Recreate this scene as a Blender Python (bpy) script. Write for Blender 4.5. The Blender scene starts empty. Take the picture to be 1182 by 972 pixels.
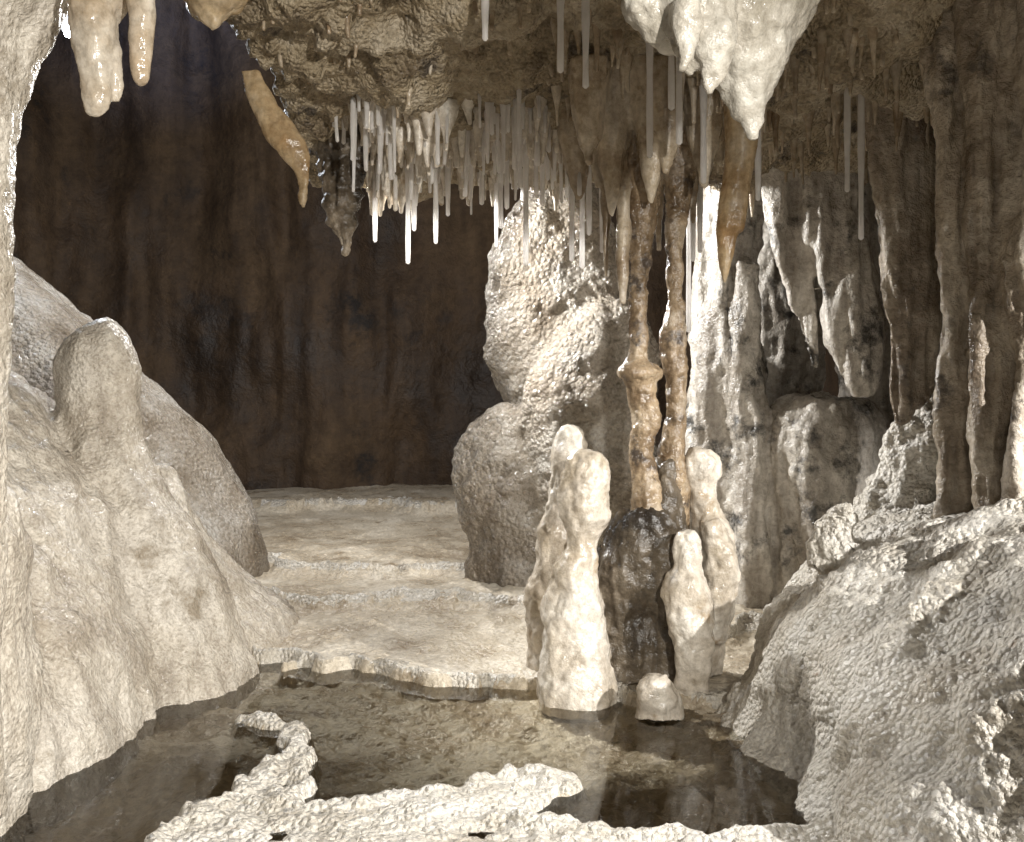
import bpy, bmesh, math, random
import numpy as np
from mathutils import Vector
from mathutils.bvhtree import BVHTree

random.seed(7); RNG = np.random.RandomState(11)
F = 1182.0; CAMZ = 0.9
def X(u, d): return (u-591.0)/F*d
def Z(v, d): return CAMZ-(v-486.0)/F*d

# ------------------------------------------------------------------ noise
PERM = RNG.permutation(256); PERM = np.concatenate([PERM, PERM, PERM])
G = RNG.normal(size=(256, 3)); G /= np.linalg.norm(G, axis=1)[:, None]
def perlin(p):
    i = np.floor(p).astype(int); f = p-i; i &= 255
    u = f*f*f*(f*(f*6-15)+10)
    out = 0
    for dx in (0, 1):
        wx = u[:, 0] if dx else 1-u[:, 0]
        for dy in (0, 1):
            wy = u[:, 1] if dy else 1-u[:, 1]
            for dz in (0, 1):
                wz = u[:, 2] if dz else 1-u[:, 2]
                h = PERM[PERM[PERM[(i[:, 0]+dx) & 255]+((i[:, 1]+dy) & 255)]+((i[:, 2]+dz) & 255)]
                g = G[h]
                out = out+wx*wy*wz*(g[:, 0]*(f[:, 0]-dx)+g[:, 1]*(f[:, 1]-dy)+g[:, 2]*(f[:, 2]-dz))
    return out
def fbm(p, o=3):
    s = 0; a = 1.0
    for k in range(o):
        s = s+a*perlin(p*(2.03**k)+17.3*k); a *= 0.5
    return s
JIT = RNG.rand(256, 3)
def worley(p):
    i = np.floor(p).astype(int); f = p-i
    best = np.full(len(p), 9.0)
    for dx in (-1, 0, 1):
        for dy in (-1, 0, 1):
            for dz in (-1, 0, 1):
                h = PERM[PERM[PERM[(i[:, 0]+dx) & 255]+((i[:, 1]+dy) & 255)]+((i[:, 2]+dz) & 255)]
                j = JIT[h]
                d = (dx+j[:, 0]-f[:, 0])**2+(dy+j[:, 1]-f[:, 1])**2+(dz+j[:, 2]-f[:, 2])**2
                best = np.minimum(best, d)
    return np.sqrt(best)
def disp_amount(co, disps):
    t = np.zeros(len(co))
    for (kind, amp, sc) in disps:
        p = co*np.array(sc if isinstance(sc, tuple) else (sc, sc, sc))
        if kind == 'n': t += amp*fbm(p, 4)
        elif kind == 'r': t += amp*(0.4-np.abs(fbm(p, 3)))
        elif kind == 'w': t += amp*(0.55-np.minimum(worley(p), 1.0))
        elif kind == 'wm':
            m = np.clip(fbm(co*1.7+5.1, 2)*2.5+0.5, 0.12, 1)
            t += amp*m*(0.55-np.minimum(worley(p), 1.0))
    return t

# ------------------------------------------------------------------ mesh helpers
def finish(name, me, mat, smooth=True):
    o = bpy.data.objects.new(name, me)
    bpy.context.scene.collection.objects.link(o)
    if mat: me.materials.clear(); me.materials.append(mat)
    if smooth: me.polygons.foreach_set('use_smooth', [True]*len(me.polygons))
    n = len(me.vertices)
    co = np.empty(n*3); me.vertices.foreach_get('co', co); co = co.reshape(-1, 3)
    c = (co.min(0)+co.max(0))/2
    c[2] = co[:, 2].min()
    co -= c; me.vertices.foreach_set('co', co.ravel()); o.location = c
    me.update()
    return o

def catmull(rows, k):
    R = np.array(rows, float); n = len(R)
    out = []
    for i in range(n-1):
        p0 = R[max(i-1, 0)]; p1 = R[i]; p2 = R[i+1]; p3 = R[min(i+2, n-1)]
        for j in range(k):
            t = j/k
            out.append(0.5*((2*p1)+(-p0+p2)*t+(2*p0-5*p1+4*p2-p3)*t*t+(-p0+3*p1-3*p2+p3)*t**3))
    out.append(R[-1])
    return out

def add_loft(bm, rings, seg=24, k=4):
    """rings = (z, cx, cy, rx, ry)"""
    rings = catmull(rings, k)
    prev = None
    for r in rings:
        z, cx, cy, rx, ry = r; rx = max(rx, .0015); ry = max(ry, .0015)
        cur = [bm.verts.new((cx+rx*math.cos(2*math.pi*a/seg), cy+ry*math.sin(2*math.pi*a/seg), z)) for a in range(seg)]
        if prev:
            for a in range(seg):
                bm.faces.new((prev[a], prev[(a+1) % seg], cur[(a+1) % seg], cur[a]))
        else:
            bm.faces.new(cur[::-1])
        prev = cur
    bm.faces.new(prev)

def sil(rows, d, k=0.9):
    out = []
    for r in rows:
        dd = r[3] if len(r) > 3 else d
        xl, xr = X(r[1], dd), X(r[2], dd)
        rx = (xr-xl)/2
        out.append((Z(r[0], dd), (xl+xr)/2, dd, rx, rx*k))
    return out

def formation(name, lofts, mat, voxel=.015, smooth=4, disps=(), boxes=(), warp=None):
    bm = bmesh.new()
    for l in lofts: add_loft(bm, l)
    for (a, b) in boxes:
        r = bmesh.ops.create_cube(bm, size=1)
        for v in r['verts']:
            v.co = Vector([a[i]+(v.co[i]+.5)*(b[i]-a[i]) for i in range(3)])
    bmesh.ops.recalc_face_normals(bm, faces=bm.faces)
    me = bpy.data.meshes.new(name+'_src'); bm.to_mesh(me); bm.free()
    o = bpy.data.objects.new(name+'_src', me); bpy.context.scene.collection.objects.link(o)
    m = o.modifiers.new('r', 'REMESH'); m.mode = 'VOXEL'; m.voxel_size = voxel
    if smooth:
        s = o.modifiers.new('s', 'SMOOTH'); s.factor = .5; s.iterations = smooth
    dg = bpy.context.evaluated_depsgraph_get()
    new = bpy.data.meshes.new_from_object(o.evaluated_get(dg))
    bpy.data.objects.remove(o); bpy.data.meshes.remove(me)
    new.name = name
    n = len(new.vertices)
    co = np.empty(n*3); new.vertices.foreach_get('co', co); co = co.reshape(-1, 3)
    if warp is not None:
        co = warp(co); new.vertices.foreach_set('co', co.ravel())
    for stage in disps:
        new.update()
        nr = np.empty(n*3); new.vertex_normals.foreach_get('vector', nr); nr = nr.reshape(-1, 3)
        co = co+nr*disp_amount(co, stage)[:, None]
        new.vertices.foreach_set('co', co.ravel())
    new.update()
    return finish(name, new, mat)

# ------------------------------------------------------------------ materials
def rock(name, cols, scale=3.0, stain=None, stain_thr=.56, stain_scale=4.0, streak=0.0, pop=0.0, pop_scale=60,
         fine=.35, rough=(.35, .7), detail_scale=45, bumpd=.012, trans=0.0, mott=.8, streak_scale=14):
    m = bpy.data.materials.new(name); m.use_nodes = True
    N = m.node_tree.nodes; L = m.node_tree.links; N.clear()
    out = N.new('ShaderNodeOutputMaterial'); b = N.new('ShaderNodeBsdfPrincipled')
    L.new(b.outputs[0], out.inputs[0])
    g = N.new('ShaderNodeNewGeometry')
    def noise(sc, det=4, rg=.6, vec=None):
        n = N.new('ShaderNodeTexNoise'); n.inputs['Scale'].default_value = sc; n.inputs['Detail'].default_value = det
        n.inputs['Roughness'].default_value = rg
        L.new(vec or g.outputs['Position'], n.inputs['Vector']); return n.outputs['Fac']
    def ramp(src, stops):
        r = N.new('ShaderNodeValToRGB'); L.new(src, r.inputs[0])
        e = r.color_ramp.elements
        while len(e) < len(stops): e.new(.5)
        for i, (p, c) in enumerate(stops):
            e[i].position = p; e[i].color = (*c, 1) if len(c) == 3 else c
        return r.outputs[0]
    def mix(fac, a, c, mode='MIX'):
        x = N.new('ShaderNodeMix'); x.data_type = 'RGBA'; x.blend_type = mode
        if isinstance(fac, float): x.inputs[0].default_value = fac
        else: L.new(fac, x.inputs[0])
        for s, v in ((x.inputs[6], a), (x.inputs[7], c)):
            if isinstance(v, tuple): s.default_value = (*v, 1)
            else: L.new(v, s)
        return x.outputs[2]
    n = len(cols)
    base = noise(scale, 6, .64)
    col = ramp(base, [(.33+.34*i/(n-1), c) for i, c in enumerate(cols)])
    fn = noise(detail_scale, 3, .72)
    fm = ramp(fn, [(.3, (.58, .55, .51)), (.6, (1.06, 1.05, 1.04))])
    col = mix(mott, col, fm, 'MULTIPLY')
    if streak > 0:
        mp = N.new('ShaderNodeMapping'); mp.inputs['Scale'].default_value = (1, 1, .1)
        L.new(g.outputs['Position'], mp.inputs['Vector'])
        st = ramp(noise(streak_scale, 3, .6, mp.outputs[0]), [(.35, (.38, .33, .28)), (.6, (1.05, 1.04, 1.02))])
        col = mix(float(streak), col, st, 'MULTIPLY')
    if stain:
        f = ramp(noise(stain_scale, 6, .7), [(stain_thr, (0, 0, 0)), (stain_thr+.09, (1, 1, 1))])
        col = mix(f, col, stain)
    L.new(col, b.inputs['Base Color'])
    rr = N.new('ShaderNodeMapRange'); L.new(base, rr.inputs[0])
    rr.inputs[1].default_value = .35; rr.inputs[2].default_value = .65
    rr.inputs[3].default_value = rough[0]; rr.inputs[4].default_value = rough[1]
    L.new(rr.outputs[0], b.inputs['Roughness'])
    h = N.new('ShaderNodeBump'); h.inputs['Strength'].default_value = fine; h.inputs['Distance'].default_value = bumpd
    L.new(fn, h.inputs['Height'])
    if pop > 0:
        v = N.new('ShaderNodeTexVoronoi'); v.inputs['Scale'].default_value = pop_scale
        v.feature = 'F1'
        L.new(g.outputs['Position'], v.inputs['Vector'])
        add = N.new('ShaderNodeMath'); add.operation = 'MULTIPLY_ADD'; add.inputs[1].default_value = -pop/max(fine, .1)
        L.new(v.outputs['Distance'], add.inputs[0]); L.new(fn, add.inputs[2])
        L.new(add.outputs[0], h.inputs['Height'])
    L.new(h.outputs[0], b.inputs['Normal'])
    if trans > 0:
        t = N.new('ShaderNodeBsdfTranslucent'); L.new(col, t.inputs[0])
        ms = N.new('ShaderNodeMixShader'); ms.inputs[0].default_value = trans
        L.new(b.outputs[0], ms.inputs[1]); L.new(t.outputs[0], ms.inputs[2]); L.new(ms.outputs[0], out.inputs[0])
    return m

M_cream = rock('wet_cream_calcite', [(.40, .35, .28), (.60, .55, .47), (.74, .70, .63)], 2.8, stain=(.30, .25, .185), stain_thr=.585, stain_scale=2.8, streak=.4, fine=.8, pop=.35, pop_scale=85, rough=(.13, .34), detail_scale=70)
M_white = rock('white_calcite', [(.50, .43, .33), (.72, .66, .57), (.82, .79, .72)], 5, stain=(.40, .31, .21), stain_thr=.60, stain_scale=8, streak=.35, fine=.45, rough=(.12, .3))
M_hang = rock('grey_white_calcite', [(.36, .33, .27), (.50, .47, .41), (.58, .56, .50)], 6, streak=.2, fine=.5, rough=(.22, .45))
M_cones = rock('warm_white_calcite', [(.56, .45, .32), (.74, .67, .56), (.84, .80, .73)], 6, streak=.15, fine=.25, rough=(.14, .3), trans=.3)
M_gold = rock('golden_calcite', [(.42, .27, .13), (.60, .46, .28), (.72, .62, .46)], 6, streak=.5, fine=.3, rough=(.18, .4), trans=.35)
M_col = rock('tan_column_calcite', [(.16, .108, .064), (.38, .29, .19), (.60, .52, .41)], 7, stain=(.08, .062, .048), stain_thr=.55, stain_scale=9, streak=.8, fine=.6, rough=(.16, .36))
M_base = rock('dark_stained_calcite', [(.04, .033, .026), (.13, .105, .075), (.42, .36, .28)], 4, streak=.7, fine=.6, rough=(.22, .45))
M_mott = rock('mottled_flowstone', [(.38, .35, .30), (.62, .585, .53), (.78, .75, .69)], 4, stain=(.075, .07, .062), stain_thr=.535, stain_scale=4.4, streak=.6, fine=.8, rough=(.2, .42))  # dark blotches: black spots, plus cavity shade put into the colour
M_bould = rock('frosted_flowstone', [(.22, .18, .135), (.36, .32, .265), (.50, .475, .43)], 3, fine=1, pop=.8, pop_scale=42, rough=(.08, .22), bumpd=.022, detail_scale=55)
M_brown = rock('brown_drapery', [(.22, .17, .125), (.44, .38, .30), (.70, .65, .57)], 3.5, stain=(.12, .10, .08), stain_thr=.56, stain_scale=6, streak=.75, fine=.8, rough=(.22, .5), detail_scale=60)
M_ceil = rock('popcorn_ceiling_rock', [(.16, .12, .075), (.36, .29, .19), (.56, .49, .38)], 4.5, stain=(.08, .062, .045), stain_thr=.58, stain_scale=6, fine=1, pop=1, pop_scale=78, rough=(.4, .75), bumpd=.014, detail_scale=60)
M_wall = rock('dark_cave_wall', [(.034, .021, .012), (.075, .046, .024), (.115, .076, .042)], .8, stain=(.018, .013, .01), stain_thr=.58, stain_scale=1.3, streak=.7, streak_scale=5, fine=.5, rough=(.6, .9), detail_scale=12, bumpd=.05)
M_mound = rock('white_popcorn_calcite', [(.52, .47, .39), (.70, .66, .58), (.80, .77, .71)], 4, stain=(.38, .28, .19), stain_thr=.64, stain_scale=12, fine=.9, pop=1.0, pop_scale=66, rough=(.28, .5), bumpd=.013, detail_scale=80)
M_floor = rock('rimstone_floor', [(.38, .31, .22), (.56, .49, .38), (.72, .66, .55)], 2.6, stain=(.29, .225, .15), stain_thr=.58, stain_scale=3.5, fine=.9, pop=.3, pop_scale=60, rough=(.18, .45), bumpd=.012)
M_tan = rock('tan_calcite', [(.30, .22, .14), (.50, .42, .31), (.70, .63, .52)], 6, streak=.6, fine=.4, rough=(.18, .4))
M_straw = rock('soda_straw_calcite', [(.84, .82, .79), (.90, .88, .86), (.93, .92, .90)], 20, fine=.1, rough=(.08, .2), trans=.65, mott=.1)

M_water = bpy.data.materials.new('pool_water'); M_water.use_nodes = True
N = M_water.node_tree.nodes; L = M_water.node_tree.links; N.clear()
o_ = N.new('ShaderNodeOutputMaterial'); tr = N.new('ShaderNodeBsdfTransparent'); gl = N.new('ShaderNodeBsdfGlossy')
tr.inputs[0].default_value = (.97, .95, .88, 1); gl.inputs['Roughness'].default_value = .015
fr = N.new('ShaderNodeFresnel'); fr.inputs[0].default_value = 1.33
bp = N.new('ShaderNodeBump'); bp.inputs['Strength'].default_value = .05; bp.inputs['Distance'].default_value = .01
nz = N.new('ShaderNodeTexNoise'); nz.inputs['Scale'].default_value = 7; ge = N.new('ShaderNodeNewGeometry')
L.new(ge.outputs['Position'], nz.inputs['Vector']); L.new(nz.outputs['Fac'], bp.inputs['Height'])
L.new(bp.outputs[0], gl.inputs['Normal'])
ms = N.new('ShaderNodeMixShader'); L.new(fr.outputs[0], ms.inputs[0]); L.new(tr.outputs[0], ms.inputs[1]); L.new(gl.outputs[0], ms.inputs[2])
L.new(ms.outputs[0], o_.inputs[0])

# ------------------------------------------------------------------ cave floor with rimstone dams and pool basin
def smooth01(t): t = np.clip(t, 0, 1); return t*t*(3-2*t)
def capsule(px, py, pts):
    d = np.full(px.shape, 9.0)
    for (a, b) in zip(pts[:-1], pts[1:]):
        ax, ay, ra = a; bx, by, rb = b
        t = np.clip(((px-ax)*(bx-ax)+(py-ay)*(by-ay))/((bx-ax)**2+(by-ay)**2), 0, 1)
        dd = np.hypot(px-ax-t*(bx-ax), py-ay-t*(by-ay))-(ra+t*(rb-ra))
        d = np.minimum(d, dd)
    return d
xs = np.concatenate([np.linspace(-6, -1.7, 40)[:-1], np.arange(-1.7, 1.4, .0085), np.linspace(1.4, 6, 40)])
ys = np.concatenate([np.linspace(-3, 1.3, 20)[:-1], np.arange(1.3, 4.0, .0085), np.arange(4.0, 6, .016), np.linspace(6, 11, 130)])
gx, gy = np.meshgrid(xs, ys); px = gx.ravel(); py = gy.ravel()
P3 = np.stack([px, py, np.zeros_like(px)], 1)
w1 = fbm(P3*2.2, 3); w2 = fbm(P3*7+3, 3); w3 = worley(P3*22)
scal = np.abs(np.sin(px*9+5*w1+1))*.035
yd = 3.86-.42*(px+1)+.20*w1+.07*w2-scal
t = py-yd
base = -.040+.035*w1+.025*w2+.014*(.5-w3)+.016*np.abs(fbm(P3*14, 2))
base += .035*smooth01((px-.2)/.5)*smooth01((py-2.5)/.5)
base -= .04*smooth01((-.75-px)/.3)*smooth01((2.9-py)/.4)
terr = .035+.040*np.clip(t, 0, 20)+.012*w1
terr += .018*np.exp(-(t/.04)**2)
lip = np.exp(-((t-.02)/.06)**2)
for (y0, amp) in ((4.45, .045), (5.05, .050), (7.3, .07)):
    q = py-(y0-.3*px+.75*fbm(P3*.9+y0, 2)+.10*w2-.07*np.abs(np.sin(px*6+y0*5+4*w1)))
    terr += amp*smooth01(q/.035)+amp*.6*np.exp(-(q/.045)**2)-.6*amp*smooth01((q-.05)/1.0)
    lip = np.maximum(lip, .95*np.exp(-((q-.02)/.06)**2))
terr += .016*w2+.014*(.5-w3)*smooth01(w1*3+.6)+.03*fbm(P3*1.3+9, 3)+.010*np.abs(fbm(P3*11, 2))
z = base+(terr-base)*smooth01((t+.035)/.045)
s1 = capsule(px, py, [(-.83, 3.10, .03), (-.66, 2.98, .045), (-.575, 2.74, .06), (-.58, 2.5, .10), (-.60, 2.25, .17), (-.62, 1.9, .22)])
s2 = capsule(px, py, [(-.50, 2.20, .16), (-.2, 2.30, .15), (0., 2.46, .13), (.06, 2.52, .11)])
s3 = capsule(px, py, [(-.42, 1.75, .46), (.1, 1.85, .40), (.65, 1.82, .40), (1, 1.95, .3)])
s4 = capsule(px, py, [(-.3, 2.12, .2), (.05, 2.14, .16), (.3, 2.12, .10), (.6, 2.14, .10), (.8, 2.2, .1)])
s = np.minimum(np.minimum(s1, s2), np.minimum(s3, s4))+.035*w2+.03*np.abs(fbm(P3*14, 2))-.055*(.5-worley(P3*9))
cr = smooth01((.012-s)/.035)
crw = worley(P3*13+w2[:, None]*.6)
shelf = .016+.022*w2+.022*(.5-w3)*smooth01(.6+w1*2)+.014*(.5-worley(P3*40))+.016*(.55-crw)+.014*np.exp(-((s+.03)/.03)**2)
near = py < yd-.05
z = np.where(near, z+(shelf-z)*cr, z)
nx = len(xs); ny = len(ys)
verts = np.stack([px, py, z], 1)
idx = np.arange(nx*ny).reshape(ny, nx)
faces = np.stack([idx[:-1, :-1].ravel(), idx[:-1, 1:].ravel(), idx[1:, 1:].ravel(), idx[1:, :-1].ravel()], 1)
me = bpy.data.meshes.new('cave_floor'); me.from_pydata(verts.tolist(), [], faces.tolist()); me.update()
fl = finish('cave_floor', me, M_floor)
me.materials.append(M_mound)
mi = ((cr > .35) & near) | ((~near) & (lip+.9*w2 > .72))
me.polygons.foreach_set('material_index', mi[faces[:, 0]].astype(int).tolist())

me = bpy.data.meshes.new('pool_water')
me.from_pydata([(-1.9, 0.6, 0), (1.5, .6, 0), (1.5, 3.9, 0), (-1.9, 4.3, 0)], [], [(0, 1, 2, 3)])
finish('pool_water', me, M_water, False)

# ------------------------------------------------------------------ cave wall + roof
plan = [(-3.6, -2.5), (-4.6, .5), (-5.0, 3.5), (-5.0, 6.5), (-4.3, 8.7), (-2.2, 9.4), (.2, 9.1), (2, 8.3), (3.3, 6.6), (3.6, 4.2), (3.7, 1.5), (3.2, -2.5)]
cp = np.array(catmull([(a, b) for a, b in plan], 60)); nh = 170
tang = np.gradient(cp, axis=0); tang /= np.linalg.norm(tang, axis=1)[:, None]
nrm = np.stack([tang[:, 1], -tang[:, 0]], 1)
hz = np.linspace(-.4, 6.2, nh)
A = np.repeat(cp[None], nh, 0); Hh = np.repeat(hz[:, None], len(cp), 1)
P = np.stack([A[..., 0].ravel(), A[..., 1].ravel(), Hh.ravel()], 1)
am = .5*fbm(P*np.array([.6, .6, .3]), 3)+.24*(.35-np.abs(fbm(P*np.array([1.6, 1.6, .25])+4, 3)))+.08*fbm(P*2.0, 3)
am += .9*smooth01((P[:, 2]-3.6)/2.6)**2
NR = np.repeat(nrm[None], nh, 0).reshape(-1, 2)
P[:, 0] += NR[:, 0]*am; P[:, 1] += NR[:, 1]*am
idx = np.arange(nh*len(cp)).reshape(nh, len(cp))
faces = np.stack([idx[:-1, :-1].ravel(), idx[:-1, 1:].ravel(), idx[1:, 1:].ravel(), idx[1:, :-1].ravel()], 1)
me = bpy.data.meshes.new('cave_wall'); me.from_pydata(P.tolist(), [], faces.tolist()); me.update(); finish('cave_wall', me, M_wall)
gx, gy = np.meshgrid(np.linspace(-6, 5, 110), np.linspace(-3, 10.5, 130))
P = np.stack([gx.ravel(), gy.ravel(), np.full(gx.size, 5.6)], 1); P[:, 2] += .5*fbm(P*.6, 4)
idx = np.arange(gx.size).reshape(gx.shape)
faces = np.stack([idx[:-1, :-1].ravel(), idx[:-1, 1:].ravel(), idx[1:, 1:].ravel(), idx[1:, :-1].ravel()], 1)
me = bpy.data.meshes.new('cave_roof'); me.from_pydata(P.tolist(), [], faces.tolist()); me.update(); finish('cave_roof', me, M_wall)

# ------------------------------------------------------------------ rock ledge (low ceiling)
def tilt(co):
    co = co.copy(); co[:, 2] += .13*np.clip(4.0-co[:, 1], -.4, 9); return co
ledge = formation('popcorn_rock_ledge', [], M_ceil, voxel=.015, smooth=12, warp=tilt,
    disps=[[('n', .14, 1.6), ('n', .11, 4)], [('wm', .06, 14), ('w', .022, 32), ('n', .02, 20)]],
    boxes=[((-.80, .7, 1.93), (2.7, 4.3, 2.55)), ((-.90, 1.6, 1.98), (-.4, 3.0, 2.5))])
formation('rock_ledge', [], M_ceil, voxel=.02, smooth=10, disps=[[('n', .05, 3)], [('w', .03, 16)]],
    boxes=[((-2.6, .4, 1.82), (-.80, 2.12, 2.4))])
dg = bpy.context.evaluated_depsgraph_get(); dg.update()
bvh = BVHTree.FromObject(ledge, dg)
lo = Vector(ledge.location)
def ledge_z(x, y):
    h = bvh.ray_cast(Vector((x, y, 1.0))-lo, Vector((0, 0, 1)))
    return (h[0].z+lo.z) if h[0] is not None else None

# ------------------------------------------------------------------ stalactite cones and straws
def cone_mesh(bm, x, y, zt, zb, r0, r1, bend=.0, seg=8, flare=1.6):
    L_ = zt-zb; ph = random.random()*6.28
    rr = []
    for i in range(8):
        f = i/7
        r = r1+(r0-r1)*(1-f)**flare
        r *= 1+.12*math.sin(f*9+ph)
        rr.append((zt-L_*f, x+bend*f*f*math.cos(ph), y+bend*f*f*math.sin(ph), r, r))
    rr.append((zb-r1*.6, rr[-1][1], rr[-1][2], r1*.4, r1*.4))
    add_loft(bm, rr[::-1], seg, 1)
def cluster(name, mat, items, seg=8):
    bm = bmesh.new()
    for it in items: cone_mesh(bm, *it, seg=seg)
    bmesh.ops.recalc_face_normals(bm, faces=bm.faces)
    me = bpy.data.meshes.new(name); bm.to_mesh(me); bm.free()
    return finish(name, me, mat)
items = []
def rd(a, b): return random.uniform(a, b)
centres = [(rd(400, 715), rd(3.45, 4.2)) for i in range(26)]
for i in range(190):
    cu, cd = random.choice(centres); d = min(4.2, max(3.4, cd+random.gauss(0, .09))); u = cu+random.gauss(0, 13); x = X(u, d)
    zt = ledge_z(x, d)
    if zt is None or zt > 2.25: continue
    ln = rd(.03, .12)+(.20*random.random() if random.random() < .3 else 0)
    items.append((x, d, zt+.04, zt-ln, rd(.007, .016), rd(.004, .008), rd(0, .006)))
for (u, v, d) in ((433, 278, 4.1), (471, 303, 4.0), (503, 280, 4.1), (478, 265, 4.1), (556, 235, 4.0), (607, 305, 3.8), (660, 300, 3.7), (672, 308, 3.8), (695, 290, 3.7), (620, 190, 3.6),
                  (578, 262, 4), (585, 240, 4), (626, 235, 3.9), (517, 248, 4), (680, 270, 3.7), (795, 382, 3.9), (800, 300, 3.6), (978, 220, 3.3), (994, 275, 3.3), (647, 82, 2.9), (676, 100, 2.9),
                  (560, 45, 2.8), (398, 205, 3.9), (750, 180, 3.0), (784, 165, 3.0), (775, 125, 2.9), (875, 230, 3.3), (812, 210, 3.2), (808, 290, 3.5)):
    x = X(u, d); zt = ledge_z(x, d) or 1.95
    items.append((x, d, zt+.05, Z(v, d), .013, .009))
cluster('soda_straw_cluster', M_straw, items)
items = []
for i in range(190):
    d = rd(3.0, 4.2); u = rd(640, 1080); x = X(u, d); zt = ledge_z(x, d)
    if zt is None or zt > 2.25: continue
    ln = rd(.04, .15); items.append((x, d, zt+.05, zt-ln, rd(.018, .034), rd(.003, .007), rd(0, .01)))
for i in range(120):
    d = rd(2.4, 3.4); u = rd(300, 1150); x = X(u, d); zt = ledge_z(x, d)
    if zt is None or zt > 2.3: continue
    ln = rd(.01, .05); items.append((x, d, zt+.05, zt-ln, rd(.012, .022), rd(.004, .008), rd(0, .01)))
cluster('small_stalactite_cluster', M_tan, items, 10)
items = []
for i in range(260):
    d = rd(3.5, 4.25); u = rd(395, 735); x = X(u, d); zt = ledge_z(x, d)
    if zt is None or zt > 2.25: continue
    items.append((x, d, zt+.05, zt-rd(.04, .13), rd(.026, .055), rd(.005, .010), rd(0, .015)))
cluster('pale_stalactite_cluster', M_white, items, 10)

fl2 = ('n', .035, (8, 8, 1.2))
formation('white_stalactite', [
    sil([(-135, 700, 975), (-60, 706, 960), (0, 722, 944), (35, 752, 930), (70, 800, 912), (100, 826, 893), (125, 842, 882), (148, 858, 877), (160, 865, 872)], 2.05, .8),
    sil([(-100, 700, 790), (0, 716, 780), (30, 738, 775), (48, 752, 765)], 1.98), sil([(-60, 750, 830), (40, 770, 826), (72, 785, 812), (88, 793, 800)], 1.95),
    sil([(0, 800, 850), (70, 806, 846), (95, 812, 830), (106, 818, 823)], 1.93),
    sil([(0, 776, 806), (60, 780, 800), (82, 785, 793)], 1.9)],
    M_hang, .0065, 3, [[('n', .022, 6)], [('w', .010, 30), ('n', .008, (22, 22, 16))]])
formation('cream_stalactite', [sil([(-20, 78, 130), (30, 82, 132), (70, 90, 130), (110, 93, 128), (128, 97, 122), (136, 104, 114)], 2.0),
    sil([(-20, 76, 140), (20, 84, 132), (60, 112, 140), (100, 126, 143), (118, 131, 139)], 2.02), sil([(-30, 78, 180), (0, 80, 150), (15, 84, 140), (40, 88, 112)], 2.02)],
    M_cones, .0045, 2, [[('n', .012, (14, 14, 7))], [('n', .004, 40)]])
formation('cream_stalactite', [sil([(-20, 146, 180), (20, 148, 178), (60, 151, 176), (90, 154, 173), (99, 160, 168)], 2.0)], M_cones, .004, 2, [[('n', .009, (20, 20, 8))]])
formation('golden_stalactite', [sil([(80, 276, 300), (98, 282, 308), (118, 288, 322), (145, 300, 340), (165, 312, 355), (185, 328, 360), (205, 341, 357), (225, 345, 353), (241, 348, 352)], 3.0, .45)], M_gold, .0055, 3, [[('n', .014, 9)]])
formation('golden_stalactite', [sil([(120, 835, 885), (175, 838, 872), (215, 832, 866), (262, 826, 860), (272, 826, 850), (300, 829, 845), (327, 834, 838)], 3.1)], M_gold, .006, 1, [[('n', .008, (20, 20, 6))]])
formation('golden_stalactite', [sil([(-10, 205, 290), (5, 215, 280), (18, 225, 262), (28, 236, 256), (36, 242, 247)], 2.55)], M_gold, .006, 2, [[('w', .012, 30)]])
formation('dark_stalactite', [sil([(150, 360, 425), (200, 366, 418), (240, 376, 412), (270, 384, 410), (293, 396, 401)], 3.9, .7)], M_base, .008, 2, [[('n', .04, 10), ('w', .025, 26)]])
formation('cave_column', [sil([(-60, -260, 110), (-20, -240, 72), (20, -230, 50), (80, -220, 28), (150, -215, 14), (300, -215, 4), (420, -220, -4), (560, -230, -8), (700, -240, -8), (960, -260, 0)], 2.05, .8)],
    M_cream, .012, 4, [[fl2], [('n', .01, 20)]])

formation('stalagmite_column', [
    sil([(110, 680, 800), (160, 700, 772), (230, 716, 762), (290, 726, 752), (330, 727, 748), (400, 726, 748), (415, 724, 749), (425, 713, 764), (434, 712, 764), (442, 721, 759), (462, 725, 757), (485, 730, 764), (510, 727, 754), (545, 728, 760), (580, 728, 768), (620, 722, 775)], 3.4),
    sil([(110, 740, 850), (160, 755, 815), (220, 768, 800), (290, 767, 789), (350, 770, 790), (400, 760, 793), (440, 768, 792), (490, 767, 792), (530, 758, 792), (570, 750, 796), (620, 740, 795)], 3.46)],
    M_col, .006, 2, [[('n', .012, (10, 10, 12))], [('n', .006, (40, 40, 30)), ('w', .005, 45)]])
L_ = []
for (u, v, w, d) in ((718, 352, 20, 3.35), (706, 250, 34, 3.3), (690, 215, 30, 3.5), (752, 235, 30, 3.25), (800, 260, 26, 3.5), (668, 232, 34, 3.6), (728, 290, 24, 3.5), (812, 215, 26, 3.3), (640, 200, 30, 3.8), (770, 200, 24, 3.2), (830, 190, 20, 3.5), (700, 320, 14, 3.5), (760, 290, 16, 3.6), (680, 190, 24, 3.2)):
    L_.append(sil([(70, u-w*1.1, u+w*1.1), (150, u-w*.7, u+w*.7), (150+(v-150)*.45, u-w*.42, u+w*.42), (v-12, u-w*.2, u+w*.2), (v, u-3, u+3)], d))
formation('tan_stalactite_curtain', L_, M_tan, .008, 2, [[('n', .02, (12, 12, 4))], [('n', .007, (30, 30, 8))]])
formation('dark_stalagmite', [sil([(530, 755, 792), (575, 738, 796), (600, 704, 798), (650, 686, 800), (700, 684, 800), (760, 690, 802), (830, 690, 800)], 3.44, .8)],
    M_base, .009, 4, [[('n', .05, (6, 6, 3))], [('n', .022, (18, 18, 7)), ('n', .008, 26)]])
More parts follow.
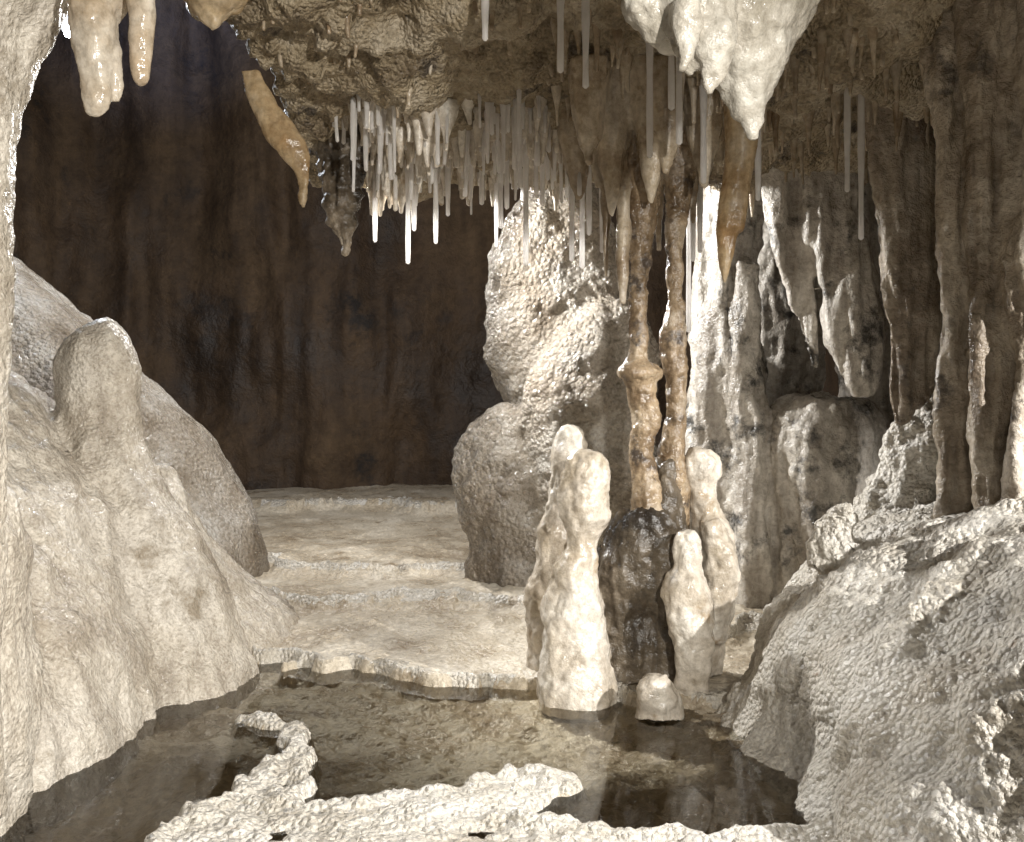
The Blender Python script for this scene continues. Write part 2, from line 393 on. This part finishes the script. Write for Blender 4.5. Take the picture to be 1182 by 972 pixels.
smd = [[('n', .024, (9, 9, 7))], [('n', .010, (22, 22, 16)), ('w', .005, 24)]]
formation('white_stalagmite', [sil([(491, 652, 668), (500, 645, 674), (540, 638, 678), (580, 628, 674), (640, 618, 670), (700, 610, 668), (790, 604, 674)], 3.6)], M_white, .0075, 3, smd)
formation('white_stalagmite', [sil([(521, 667, 688), (532, 656, 699), (560, 649, 704), (600, 648, 702), (628, 652, 690), (652, 638, 690), (700, 628, 694), (750, 624, 702), (820, 620, 714)], 3.3)], M_white, .0075, 2, smd)
formation('white_stalagmite', [sil([(519, 798, 820), (528, 790, 829), (548, 789, 829), (566, 797, 825), (600, 799, 838), (640, 803, 850), (680, 798, 851), (720, 795, 842), (780, 796, 835)], 3.45),
    sil([(600, 806, 830), (650, 812, 852), (700, 808, 846), (740, 800, 838)], 3.4)], M_white, .0075, 2, smd)
formation('white_stalagmite', [sil([(613, 782, 802), (622, 775, 808), (640, 774, 809), (655, 773, 808), (680, 763, 817), (720, 768, 824), (770, 778, 820), (810, 784, 814)], 3.25)], M_white, .0075, 2, smd)
formation('white_stalagmite', [sil([(776, 752, 770), (786, 742, 780), (805, 736, 785), (830, 732, 788)], 3.1)], M_white, .007, 3, [[('n', .03, 11)]])

formation('flowstone_boulder', [
    sil([(60, 590, 720), (180, 606, 700), (235, 598, 690), (270, 580, 705), (310, 566, 722), (360, 560, 735), (410, 563, 740), (445, 572, 740), (480, 585, 740), (560, 590, 745), (690, 590, 750)], 5.1, .7),
    sil([(345, 680, 735), (370, 650, 745), (410, 612, 755), (450, 600, 755), (500, 605, 755), (560, 620, 760), (690, 640, 770)], 4.8, .7),
    sil([(470, 575, 650), (490, 545, 650), (530, 524, 660), (565, 522, 670), (600, 530, 680), (630, 538, 700), (700, 540, 700)], 4.95, .7)],
    M_bould, .015, 8, [[('n', .07, 2.4)], [('n', .022, 7), ('w', .014, 12)], [('w', .012, 28)]])

formation('flowstone_dome', [[(-.2, -3.2, 5.3, 1.95, 1.3), (.22, -3.2, 5.3, 1.92, 1.25), (.57, -3.2, 5.3, 1.75, 1.15), (.93, -3.2, 5.3, 1.48, 1), (1.37, -3.2, 5.3, 1.06, .8), (1.72, -3.2, 5.3, .66, .6), (1.95, -3.2, 5.3, .3, .3)]],
    M_bould, .022, 5, [[('n', .08, 1.6)], [('n', .015, 8)]])
formation('flowstone_mound', [
    [(-.25, -2.05, 3.1, 1.0, 1.6), (0, -2.05, 3.1, .96, 1.55), (.3, -2.05, 3.15, .84, 1.35), (.55, -2.05, 3.2, .72, 1.15), (.8, -2.1, 3.3, .60, .9), (1.0, -2.15, 3.4, .50, .7), (1.15, -2.2, 3.4, .33, .5), (1.22, -2.3, 3.4, .15, .2)],
    [(-.2, -1.42, 4.15, .62, .72), (.05, -1.42, 4.15, .53, .62), (.2, -1.45, 4.1, .42, .52), (.4, -1.5, 4.0, .32, .42), (.6, -1.53, 3.85, .24, .32), (.76, -1.54, 3.75, .15, .2), (.82, -1.54, 3.7, .08, .1)],
    [(-.1, -1.55, 3.5, .52, .75), (.25, -1.58, 3.5, .42, .65), (.45, -1.57, 3.5, .33, .5), (.6, -1.55, 3.52, .24, .36), (.72, -1.52, 3.55, .14, .2)],
    [(-.1, -1.55, 2.9, .5, .8), (.3, -1.62, 3.0, .42, .7), (.55, -1.7, 3.1, .32, .55), (.75, -1.8, 3.15, .22, .4), (.92, -1.9, 3.2, .1, .2)],
    sil([(376, 102, 118), (384, 90, 132), (398, 78, 144), (418, 71, 149), (450, 70, 151), (480, 67, 155), (510, 60, 162), (550, 45, 178), (600, 25, 205), (680, 0, 250), (800, -60, 300)], 3.6),
    sil([(538, 174, 194), (550, 168, 204), (580, 162, 214), (620, 150, 236), (680, 130, 268), (760, 90, 310)], 4.0),
    [(-.2, -1.5, 2.25, .36, .40), (.3, -1.47, 2.25, .36, .40), (.6, -1.45, 2.25, .34, .36), (.8, -1.44, 2.25, .24, .26), (.88, -1.44, 2.25, .12, .12)],
    ], M_cream, .0135, 14, [[('n', .04, 2.4), ('r', .05, (5, 5, 1.6))], [('n', .016, (12, 12, 7))], [('w', .006, 34), ('n', .006, 45)]])

formation('popcorn_mound', [
    [(-.25, 1.8, 2.7, 1.28, 1.7), (0, 1.8, 2.7, 1.18, 1.58), (.3, 1.8, 2.7, 1.04, 1.38), (.47, 1.82, 2.72, .90, 1.2), (.58, 1.84, 2.75, .74, 1.0), (.67, 1.88, 2.75, .5, .75), (.72, 1.9, 2.8, .2, .4)],
    sil([(577, 962, 986), (588, 946, 994), (602, 941, 990), (625, 930, 985), (660, 925, 985)], 3.2)],
    M_mound, .0105, 5, [[('n', .14, 1.8)], [('n', .03, 7)], [('wm', .022, 26), ('w', .008, 44)]])

drd = [[('n', .05, (6, 6, 1.6))], [('n', .03, (14, 14, 3)), ('n', .014, 18)]]
formation('mottled_flowstone_column', [
    sil([(120, 800, 900), (250, 803, 880), (330, 803, 872), (420, 795, 885), (520, 790, 880), (620, 810, 890), (740, 830, 900)], 4.5, .8),
    sil([(150, 850, 1010), (300, 850, 960), (420, 860, 950), (560, 850, 930), (720, 850, 930)], 4.9, .7),
    sil([(462, 900, 1000), (485, 886, 1014), (540, 884, 1016), (600, 886, 1005), (650, 888, 985), (740, 890, 960)], 4.4, .8),
    sil([(300, 850, 880), (420, 846, 885), (560, 848, 890), (740, 850, 890)], 4.35, .8),
    sil([(150, 900, 1150), (400, 960, 1150), (600, 980, 1150), (800, 980, 1150)], 5.1, .4)],
    M_mott, .015, 3, drd)
formation('white_drapery', [
    sil([(150, 905, 1010), (205, 920, 995), (260, 926, 1002), (330, 945, 1014), (400, 957, 1020), (440, 970, 1018), (458, 985, 1010)], 4.1, .45),
    sil([(180, 868, 930), (260, 885, 935), (330, 905, 942), (390, 925, 946), (425, 935, 944)], 4.15, .5)],
    M_mott, .010, 2, [[('n', .04, (9, 9, 2.5))], [('n', .02, (20, 20, 4))]])
formation('brown_drapery', [
    sil([(60, 985, 1095), (180, 1005, 1082), (300, 1012, 1083), (400, 1026, 1081), (450, 1028, 1078), (480, 1030, 1056), (490, 1034, 1044)], 3.6, .5)],
    M_brown, .009, 2, [[('n', .04, (9, 9, 1.5))], [('n', .022, (22, 22, 3)), ('n', .006, 30)]])
formation('brown_drapery', [
    sil([(-50, 1055, 1210), (60, 1065, 1200), (200, 1076, 1190), (370, 1082, 1180), (450, 1082, 1150), (520, 1084, 1128), (600, 1080, 1125)], 3.0, .45),
    sil([(-50, 1110, 1290), (200, 1115, 1260), (420, 1120, 1200), (500, 1122, 1180), (558, 1128, 1165), (600, 1130, 1160)], 2.9, .5),
    sil([(-50, 1170, 1400), (200, 1175, 1400), (300, 1160, 1400), (420, 1185, 1400), (500, 1172, 1380), (620, 1160, 1380)], 2.8, .35)],
    M_brown, .0095, 2, [[('n', .05, (7, 7, 1.2))], [('n', .032, (16, 16, 2.2))], [('n', .012, (40, 40, 6)), ('n', .008, 24)]])
formation('popcorn_rock_pile', [sil([(462, 1066, 1084), (490, 1022, 1100), (540, 1008, 1110), (600, 985, 1120), (720, 960, 1140)], 3.7, .7)], M_mound, .012, 2, [[('n', .08, 5)], [('w', .03, 20), ('w', .015, 36)]])

# ------------------------------------------------------------------ lamps
lx, ly, lz = X(77, 5.2), 5.2, Z(40, 5.2)
root = bpy.data.objects.new('cave_lamp', None); bpy.context.scene.collection.objects.link(root)
bm = bmesh.new()
add_loft(bm, [(lz+.025, lx, ly+.02, .03, .03), (lz+.10, lx, ly+.02, .035, .035), (lz+.13, lx, ly+.02, .02, .02)], 12, 2)
add_loft(bm, [(lz+.12, lx, ly+.02, .006, .006), (lz+2.5, lx, ly+.02, .006, .006)], 6, 1)
me = bpy.data.meshes.new('lamp_housing'); bm.to_mesh(me); bm.free()
M_metal = rock('lamp_metal', [(.02, .02, .02), (.03, .03, .03)], 5, fine=.05)
finish('lamp_housing', me, M_metal).parent = root
M_bulb = bpy.data.materials.new('lit_bulb'); M_bulb.use_nodes = True
bb = M_bulb.node_tree.nodes['Principled BSDF']; bb.inputs['Emission Color'].default_value = (.8, .9, 1, 1); bb.inputs['Emission Strength'].default_value = 60
bm = bmesh.new(); bmesh.ops.create_icosphere(bm, subdivisions=3, radius=.022)
for v in bm.verts: v.co += Vector((lx, ly+.02, lz+.015))
me = bpy.data.meshes.new('lamp_bulb'); bm.to_mesh(me); bm.free(); finish('lamp_bulb', me, M_bulb).parent = root
def point(name, loc, W, col, r=.03):
    l = bpy.data.lights.new(name, 'POINT'); l.energy = W; l.color = col; l.shadow_soft_size = r
    o = bpy.data.objects.new(name, l); o.location = loc; bpy.context.scene.collection.objects.link(o); return o
def spot(name, loc, tgt, W, col, ang=70, r=.05, blend=.6):
    l = bpy.data.lights.new(name, 'SPOT'); l.energy = W; l.color = col; l.shadow_soft_size = r
    l.spot_size = math.radians(ang); l.spot_blend = blend
    o = bpy.data.objects.new(name, l); o.location = loc
    o.rotation_euler = (Vector(tgt)-Vector(loc)).to_track_quat('-Z', 'Y').to_euler()
    bpy.context.scene.collection.objects.link(o); return o
point('cave_lamp_light', (lx, ly-.05, lz-.03), 100, (.85, .91, 1.0), .02)
spot('blue_wall_lamp', (-2.6, 6.5, 3.6), (-3.2, 9.3, 5.1), 260, (.32, .48, 1.0), 64, blend=1)
point('back_chamber_lamp', (-.85, 5.6, 2.38), 150, (1, .97, .94), .04)
spot('ledge_lamp', (-.78, 4.6, 1.98), (1.2, 3.6, 1.2), 300, (1, .99, .97), 110, .03)
spot('viewpoint_lamp', (.85, -.3, 1.5), (-1.0, 3.6, .70), 480, (1, .965, .90), 64, .05, .9)
point('fill_light', (.1, -.3, .7), 24, (1, .95, .88), .1)  # unseen fill light, added to lift dark areas and the ledge underside
spot('path_lamp', (2.55, .95, 1.62), (1.4, 1.95, .25), 560, (1, .98, .95), 86, .02, .5)

w = bpy.data.worlds.new('World'); bpy.context.scene.world = w; w.use_nodes = True
bg = w.node_tree.nodes['Background']; sk = w.node_tree.nodes.new('ShaderNodeTexSky'); sk.sky_type = 'NISHITA'; sk.sun_disc = False
sk.sun_elevation = math.radians(8); w.node_tree.links.new(sk.outputs[0], bg.inputs[0]); bg.inputs[1].default_value = .006
cam = bpy.data.cameras.new('camera'); co_ = bpy.data.objects.new('camera', cam)
co_.location = (0, 0, CAMZ); co_.rotation_euler = (math.radians(90), 0, 0)
cam.sensor_width = 36; cam.lens = 36; cam.clip_end = 200; cam.clip_start = .02
bpy.context.scene.collection.objects.link(co_); bpy.context.scene.camera = co_
sc = bpy.context.scene
sc.view_settings.view_transform = 'Standard'; sc.view_settings.look = 'None'; sc.view_settings.exposure = 0
